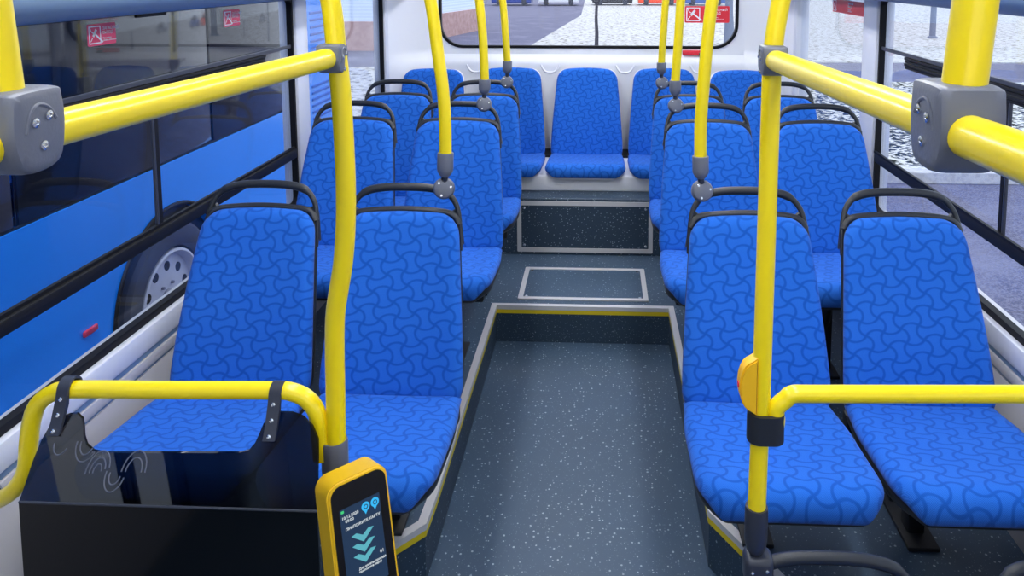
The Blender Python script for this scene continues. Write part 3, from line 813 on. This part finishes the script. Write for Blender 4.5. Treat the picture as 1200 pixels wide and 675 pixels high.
for k in range(3):
    zc_ = .140-k*.0165; bm = B()
    prism(bm, [(-.0215, zc_+.0045), (-.0125, zc_+.006), (-.002, zc_-.001), (.0085, zc_+.006), (.0175, zc_+.0045), (-.002, zc_-.0115)], lambda u, v, w: Vector((u, -.0032+w, v)), .0006); obj('chevron', bm, TT, scr, 0)
for cx in (.008, .0245):
    bm = B(); lathe(bm, [(0, .0006), (.0072, .0006), (.0072, 0), (0, 0)], 24, (cx, -.0026, .1805), (0, -1, 0))
    prism(bm, [(cx-.004, .176), (cx+.003, .1745), (cx-.001, .1685)], lambda u, v, w: Vector((u, -.0032+w, v)), .0006); ic = obj('round_icon', bm, TB, scr, 0)
    bm = B(); fr = lambda u, v, w: Vector((u, -.0040+w, v)); c1 = [(cx+.0038*math.cos(2*PI*k/16), .1805+.0038*math.sin(2*PI*k/16)) for k in range(16)]; c2 = [(cx+.0026*math.cos(2*PI*k/16), .1805+.0026*math.sin(2*PI*k/16)) for k in range(16)]
    frame_loop(bm, c1, c2, fr, .0005); obj('icon_ring', bm, scr.data.materials[0], ic, 0)
bm = B(); prism(bm, rrect(-.034, -.029, .186, .190, .0005, 1), lambda u, v, w: Vector((u, -.0030+w, v)), .0006); obj('status_dot', bm, TG, scr, 0)
bm = B(); prism(bm, rrect(-.034, .000, .064, .0705, .0025, 3), lambda u, v, w: Vector((u, -.0030+w, v)), .0006); obj('bottom_bar', bm, TW, scr, 0)
bm = B(); box(bm, -.02, .02, dp, dp+.03, -.06, .06, .006); obj('bracket', bm, DGRY, t)

# ------------------------------------------------------------------ stickers
def sticker(label, m, x, s, y0, y1, z0, z1, rearw=False):
    """red emergency-exit sticker: square pictogram with hammer, then two words"""
    w, h = y1-y0, z1-z0
    if rearw: loc, R = (x, YW+.0115, z0), Matrix.Identity(4)
    else: loc, R = (XL+.0 if s > 0 else XR, y0 if s > 0 else y1, z0), Matrix.Rotation(PI/2*s, 4, 'Z')
    if not rearw: loc = (loc[0]-.0045*s, loc[1], loc[2])
    t = thing('window_sticker', label, 'sticker', loc); t.rotation_euler = R.to_euler()
    pl_ = lambda d: (lambda u, v, q: Vector((u, -d-q, v)))
    bm = B(); prism(bm, rrect(0, w, 0, h, h*.08, 3), pl_(0), .0006); obj('backing', bm, m, t, 0)
    p = h*.82; q = h*.09
    bm = B(); frame_loop(bm, rrect(q, q+p, q, q+p, .001, 1), rrect(q+p*.07, q+p*.93, q+p*.07, q+p*.93, .001, 1), pl_(.0007), .0003)
    # hammer: handle bar and head, plus a broken corner
    def bar(x0, z0_, x1, z1_, th):
        d = Vector((x1-x0, z1_-z0_)).normalized()*th/2; n = Vector((-d.y, d.x))
        prism(bm, [(x0+n.x, z0_+n.y), (x1+n.x, z1_+n.y), (x1-n.x, z1_-n.y), (x0-n.x, z0_-n.y)], pl_(.0011), .0003)
    bar(q+p*.42, q+p*.62, q+p*1.12, q+p*.06, p*.10); bar(q+p*.34, q+p*.42, q+p*.62, q+p*.80, p*.16)
    bar(q+p*.10, q+p*.92, q+p*.20, q+p*.70, p*.05); bar(q+p*.20, q+p*.70, q+p*.40, q+p*.58, p*.05); bar(q+p*.12, q+p*.14, q+p*.30, q+p*.36, p*.05)
    obj('pictogram', bm, STW, t, 0)
    mt = lambda u, v: Matrix.Translation((u, -.0011, v)) @ Matrix.Rotation(PI/2, 4, 'X')
    text('lettering', 'ЗАПАСНЫЙ\nВЫХОД', h*.20, STW, t, mt(w*.52, h*.70), .0002)
    text('lettering', 'При аварии\nразбить молотком', h*.105, STW, t, mt(w*.52, h*.28), .0002)
sticker('pink-red hammer sticker on the left window, the nearer and larger one', PINK, XL, 1, 1.765, 1.872, 1.284, 1.338)
sticker('pink-red hammer sticker near the rear end of the long left window', PINK, XL, 1, 2.425, 2.535, 1.282, 1.338)
sticker('red hammer sticker on the right rear side window, beside the pale post', RED, XR, -1, 3.19, 3.62, 1.275, 1.335)
sticker('bright red hammer sticker on the rear window, behind a yellow pole', RED, .492, 0, 0, .265, 1.157, 1.257, True)
# red hammer holder under the rear window
t = thing('hammer_holder', 'small red and black hammer holder under the rear window', 'hammer', (.50, YW-.012, .974))
bm = B(); box(bm, -.02, .075, -.012, .012, -.008, .018, .003); o = obj('hammer_handle', bm, RED, t)
bm = B(); box(bm, .0755, .115, -.012, .012, -.012, .004, .003); obj('holder', bm, BLKP, t)
bm = B(); box(bm, .0755, .115, -.010, .012, .005, .018, .003); obj('hammer_head', bm, RED, t)

# ------------------------------------------------------------------ outside: ground
ZG = -.86
ASP = noisemat('blue_grey_asphalt', (.085, .085, .14), (.17, .17, .25), 60, .9, third=((.20, .20, .28), 1.2, .5, .8))
GRS = noisemat('snow_dusted_dry_grass', (.012, .016, .012), (.60, .60, .60), 14, .95, .46, .54, 9, third=((.62, .63, .68), .5, .55, .66))
GRS2 = noisemat('thin_snow_grass', (.18, .165, .13), (.50, .50, .52), 7, .95, .36, .50, 9)
KRB = noisemat('kerb_concrete', (.42, .42, .46), (.52, .52, .55), 20)
bm = B(); box(bm, -60, 60, -20, 120, ZG-.4, ZG); obj('ground', bm, ASP, None, 0, kind='structure')
bm = B(); box(bm, 1.5, 60, 8.35, 15.2, ZG+.0005, ZG+.10); obj('ground_verge', bm, GRS, None, 0, kind='structure')
bm = B(); box(bm, 1.5, 60, 8.18, 8.345, ZG+.0005, ZG+.13, .01); obj('ground_kerb', bm, KRB, None, 0, kind='structure')
bm = B(); prism(bm, [(-2.2, 120), (-1.09, 38.5), (-2.3, 21.4), (-4.13, 20.4), (-5.3, 17.7), (-7.5, 16.8), (-30, 14), (-30, 11.2), (1.4, 11.2), (1.4, 19.0), (60, 20.0), (60, 120)], lambda u, v, w: Vector((u, v, ZG+.0005+w)), .03)
obj('ground_lawn', bm, GRS2, None, 0, kind='structure')

# ------------------------------------------------------------------ the blue bus alongside
def wheel_arch_side(bm, x, y0, y1, z0, z1, cy, cz, R, th):
    n = 28; arc = [(cy+R*math.cos(math.radians(a)), cz+R*math.sin(math.radians(a))) for a in [(-12)+204*k/n for k in range(n+1)]]
    arc = [(a, max(z0, b_)) for a, b_ in arc]
    ol = [(y0, z0)]+[(y0, z1), (y1, z1), (y1, z0)]+arc
    prism(bm, ol, lambda u, v, w: Vector((x-w, u, v)), th)
XB = -2.45
pb = thing('parked_bus', 'bright blue bus with dark windows parked outside on the left', 'bus', (XB, 2.0, ZG)); ob = Vector((XB, 2.0, ZG))
def pob(nm, bm, m, par=None, sm=35):
    bmesh.ops.translate(bm, vec=-ob, verts=bm.verts); return obj(nm, bm, m, par or pb, sm)
zw0 = .385
bm = B(); wheel_arch_side(bm, XB, -4.0, 6.92, ZG+.28, zw0, 4.05, -.40, .53, .05)
# upper band, back, far side, roof
box(bm, XB-.05, XB, -4.0, 6.92, 1.62, 2.25); box(bm, XB-2.35, XB-2.30, -4, 6.92, ZG+.28, 2.25); box(bm, XB-2.30, XB-.05, 6.87, 6.92, ZG+.28, 2.25); box(bm, XB-2.30, XB-.05, -4, 6.86, 2.20, 2.25)
box(bm, XB-.05, XB, 6.0, 6.92, zw0, 1.62)
pob('body', bm, BUSB, None, 0)
for a, b_ in ((-4.0, .3), (.33, 2.95), (2.98, 4.55), (4.58, 5.97)):
    bm = B(); box(bm, XB-.03, XB-.008, a, b_, zw0+.002, 1.615, .006); pob('bus_window', bm, BUSG)
bm = B(); box(bm, XB-.012, XB-.006, -4, 5.98, zw0-.004, zw0+.012); pob('window_seal', bm, RUB)
bm = B(); box(bm, XB-.75, XB-.06, 3.3, 4.75, ZG+.30, .32); pob('wheel_well', bm, BLK)
for z in [.20+.055*k for k in range(6)]+[.80+.06*k for k in range(6)]:
    bm = B(); box(bm, XB-.02, XB+.006, 6.18, 6.70, z, z+.022, .004, 1, xf=None); pob('louvre', bm, mat('bus_louvre_blue', (.004, .10, .50), .4) if z == .20 else bpy.data.materials['bus_louvre_blue'])
bm = B(); box(bm, XB-.01, XB+.008, 6.0, 6.92, .66, .74, .006); pob('waist_strip', bm, mat('pale_blue_strip', (.30, .55, .92), .3))
bm = B(); box(bm, XB+.0005, XB+.016, 3.29, 3.385, -.262, -.232, .006); o = pob('side_marker', bm, mat('red_marker_lens', (.55, .03, .06), .3)); o['label'] = 'small red side marker lamp'
# arch lip
bm = B(); tube(bm, [Vector((XB+.004, 4.05+.535*math.cos(math.radians(a)), -.40+.535*math.sin(math.radians(a)))) for a in range(-8, 190, 6)], .012, 8); pob('arch_lip', bm, RUB)
# wheel
wy, wz = 4.06, -.415; R = .445
bm = B(); lathe(bm, [(.285, -.10), (.30, .085), (.34, .10), (R-.03, .095), (R-.006, .075), (R, .05), (R, -.09), (R-.02, -.11), (.29, -.11)], 56, (XB-.10, wy, wz), (1, 0, 0)); ty = pob('tyre', bm, TYRE)
bm = B(); lathe(bm, [(.286, -.05), (.286, .085), (.272, .09), (.262, .06), (.255, .040), (.13, .052), (.08, .050), (0, .050)], 56, (XB-.10, wy, wz), (1, 0, 0)); rm = pob('rim', bm, RIM)
for k in range(10):
    a = 2*PI*(k+.35)/10; p = Vector((XB-.10+.045, wy+.188*math.cos(a), wz+.188*math.sin(a)))
    bm = B(); lathe(bm, [(0, .004), (.026, .004), (.028, .002), (.028, -.01)], 18, p, (1, 0, 0)); h = pob('hand_hole', bm, BLK, rm); h.location = (0, 0, 0)
bm = B(); lathe(bm, [(.058, .02), (.056, .060), (.045, .072), (.03, .076), (0, .077)], 28, (XB-.10, wy, wz), (1, 0, 0)); pob('hub_cap', bm, mat('dull_hub_metal', (.22, .22, .28), .4, metal=.4), rm)
for k in range(6):
    a = 2*PI*k/6; bm = B(); lathe(bm, [(0, .046), (.009, .046), (.010, 0)], 6, (XB-.08, wy+.093*math.cos(a), wz+.093*math.sin(a)), (1, 0, 0)); pob('wheel_nut', bm, bpy.data.materials['dull_hub_metal'], rm)
for y_ in (-1.0,):
    bm = B(); lathe(bm, [(.0, .03), (.25, .05), (.285, .085), (.34, .10), (R-.03, .095), (R, .05), (R, -.09), (0, -.11)], 40, (XB-.10, y_, wz), (1, 0, 0)); pob('tyre', bm, TYRE)

# ------------------------------------------------------------------ building, trees, cars, bench, post
BRK = noisemat('pinkish_plinth', (.42, .27, .26), (.50, .34, .33), 6)
SID = mat('white_siding', (.62, .72, .92), .6)
nt = SID.node_tree; wv = nt.nodes.new('ShaderNodeTexWave'); tc = nt.nodes.new('ShaderNodeTexCoord'); wv.bands_direction = 'Z'; wv.inputs['Scale'].default_value = 3.2
nt.links.new(tc.outputs['Object'], wv.inputs['Vector']); nt.links.new(mixc(SID, wv.outputs[0], (.55, .66, .88), (.68, .78, .95)), nt.nodes['Principled BSDF'].inputs['Base Color'])
b = thing('building', 'pale building with pinkish base beyond the rear left windows', 'building', (-6.4, 21.5, ZG))
ob2 = Vector((-6.4, 21.5, ZG))
def footprint(off): 
    P_ = [(-4.73, 29.5), (-6.41, 21.46), (-16, 21.3), (-16, 31.5)]
    cx = sum(p[0] for p in P_)/4; cy = sum(p[1] for p in P_)/4
    return [(cx+(p[0]-cx)*(1+off), cy+(p[1]-cy)*(1+off)) for p in P_]
bm = B(); prism(bm, footprint(0), lambda u, v, w: Vector((u, v, .85+w+ZG))-ob2, 5.5); obj('siding', bm, SID, b, 0)
bm = B(); prism(bm, footprint(.012), lambda u, v, w: Vector((u, v, ZG+w))-ob2, .85); obj('plinth', bm, BRK, b, 0)
bm = B(); prism(bm, footprint(.05), lambda u, v, w: Vector((u, v, ZG+6.36+w))-ob2, .25); obj('roof', bm, KRB, b, 0)
bm = B(); tube(bm, smoothpath([Vector((-5.85, 23.6, 5.5))-ob2, Vector((-5.85, 23.6, .15))-ob2, Vector((-5.78, 23.45, -.02))-ob2], 3), .06, 10); o = obj('drain_pipe', bm, mat('pale_drain_pipe', (.45, .50, .66), .4), b)

BARK = mat('dark_bark', (.045, .045, .06), .9, bump=(20, .5))
BARK2 = mat('grey_bark', (.16, .19, .27), .9, bump=(20, .5))
def tree(label, x, y, r, h, m, seed, fork):
    random.seed(seed); t = thing('bare_tree', label, 'tree', (x, y, ZG))
    bm = B(); pts = [(0, 0, 0), (.01, 0, h*.12), (-.01, 0, h*.25), (.02, 0, h*.45)]
    tube(bm, smoothpath(pts, 4), [r*(1.25-.5*i/12) for i in range(13)], 12); obj('trunk', bm, m, t)
    def br(p, d, L, rr, dep):
        q = [p+d*L*k/4+Vector((random.uniform(-1, 1), random.uniform(-1, 1), random.uniform(-.3, 1)))*L*.04*k for k in range(5)]
        tube(bm, q, [rr*(1-.13*k) for k in range(5)], 6)
        if dep:
            for k in range(3):
                e = q[2+k % 3]; nd = (d+Vector((random.uniform(-.8, .8), random.uniform(-.8, .8), random.uniform(-.1, .6)))).normalized(); br(e, nd, L*.62, rr*.5, dep-1)
    bm = B()
    for a in fork: br(Vector((.0, 0, h*a[0])), Vector((a[1], a[2], 1)).normalized(), h*.42, r*.6, 3)
    obj('branches', bm, m, t)
tree('thin dark bare tree in the middle of the rear window', -.177, 22.7, .050, 3.6, BARK, 2, [(.36, -.9, .1), (.36, .8, 0), (.44, .1, .5), (.44, -.2, -.6)])
tree('grey tree trunk at the right end of the rear window', 3.75, 22.4, .13, 5.0, BARK2, 5, [(.40, -.6, .1), (.42, .6, 0), (.44, .0, .5)])

def car(label, x, y, colr, i, hgt=1.45):
    t = thing('car', label, 'car', (x, y, ZG+.03), 'cars parked far behind the rear window')
    paint = mat('car_paint_%d' % i, colr, .3, coat=.4)
    side = [(-2.1, .14), (-2.15, .62), (-2.0, .85), (-1.2, .95), (-.7, hgt-.04), (.0, hgt), (.8, hgt-.04), (1.45, .98), (2.05, .90), (2.15, .6), (2.1, .14)]
    bm = B(); prism(bm, side, lambda u, v, w: Vector((u, w-.85, v)), 1.7); bmesh.ops.recalc_face_normals(bm, faces=bm.faces[:])
    bmesh.ops.bevel(bm, geom=[e for e in bm.edges if abs(e.verts[0].co.y-e.verts[1].co.y) < 1e-6], offset=.07, segments=2, affect='EDGES'); obj('body', bm, paint, t)
    bm = B(); prism(bm, [(-1.1, .97), (-.66, hgt-.10), (.76, hgt-.10), (1.28, .97)], lambda u, v, w: Vector((u, -.857+w, v)), 1.714); obj('glass', bm, BUSG, t, 0)
    for sx in (-1.3, 1.35):
        for sy in (-.86, .70):
            bm = B(); lathe(bm, [(0, 0), (.2, 0), (.31, .02), (.32, .08), (.31, .16), (0, .16)], 20, (sx, sy, .32), (0, 1, 0)); obj('wheel', bm, TYRE, t)
for i, (x, c_, lb) in enumerate((
    (-9.2, (.55, .58, .65), 'silver car at the left end of the distant row, above the bench'),
    (-6.0, (.04, .07, .30), 'dark blue car in the distant row, beside the silver one'),
    (-2.9, (.65, .66, .72), 'white car in the distant row, just left of the thin tree'),
    (.65, (.03, .03, .04), 'black car in the distant row, just right of the thin tree'),
    (3.65, (.80, .07, .03), 'red car, the only one in the distant row'),
    (6.7, (.06, .12, .36), 'navy blue car in the distant row, right of the red one'),
    (16.6, (.3, .33, .4), 'grey car far off, seen through the right rear side window'))):
    car(lb, x, 50.0, c_, i)
for q in [q for q in bpy.data.objects if q.name.startswith('car') and q.type == 'EMPTY']: q.scale = (.62, 1, 1)
# bench by the path
t = thing('park_bench', 'reddish bench on the distant path, left of the rear window centre', 'bench', (-7.0, 37.4, ZG))
bm = B()
for k in range(3): box(bm, -.9, .9, -.25+k*.16, -.13+k*.16, .42, .46, .005, 1)
obj('seat', bm, mat('reddish_bench_wood', (.40, .12, .12), .6), t)
bm = B()
for k in range(2): box(bm, -.9, .9, .26, .30, .56+k*.17, .69+k*.17, .005, 1)
obj('backrest', bm, bpy.data.materials['reddish_bench_wood'], t)
for sx in (-.75, .75):
    bm = B(); box(bm, sx-.03, sx+.03, -.24, -.18, 0, .42); box(bm, sx-.03, sx+.03, .24, .299, 0, .86); box(bm, sx-.03, sx+.03, -.18, .24, .36, .42); obj('leg', bm, BARK, t)
t = thing('bollard_post', 'thin grey post on the verge beyond the right window', 'post', (11.2, 25.9, ZG+.03))
bm = B(); lathe(bm, [(.0, 0), (.16, 0), (.16, .05), (.10, .08), (.09, 1.35), (.11, 1.38), (.06, 1.46), (0, 1.47)], 16); obj('shaft', bm, BARK2, t)
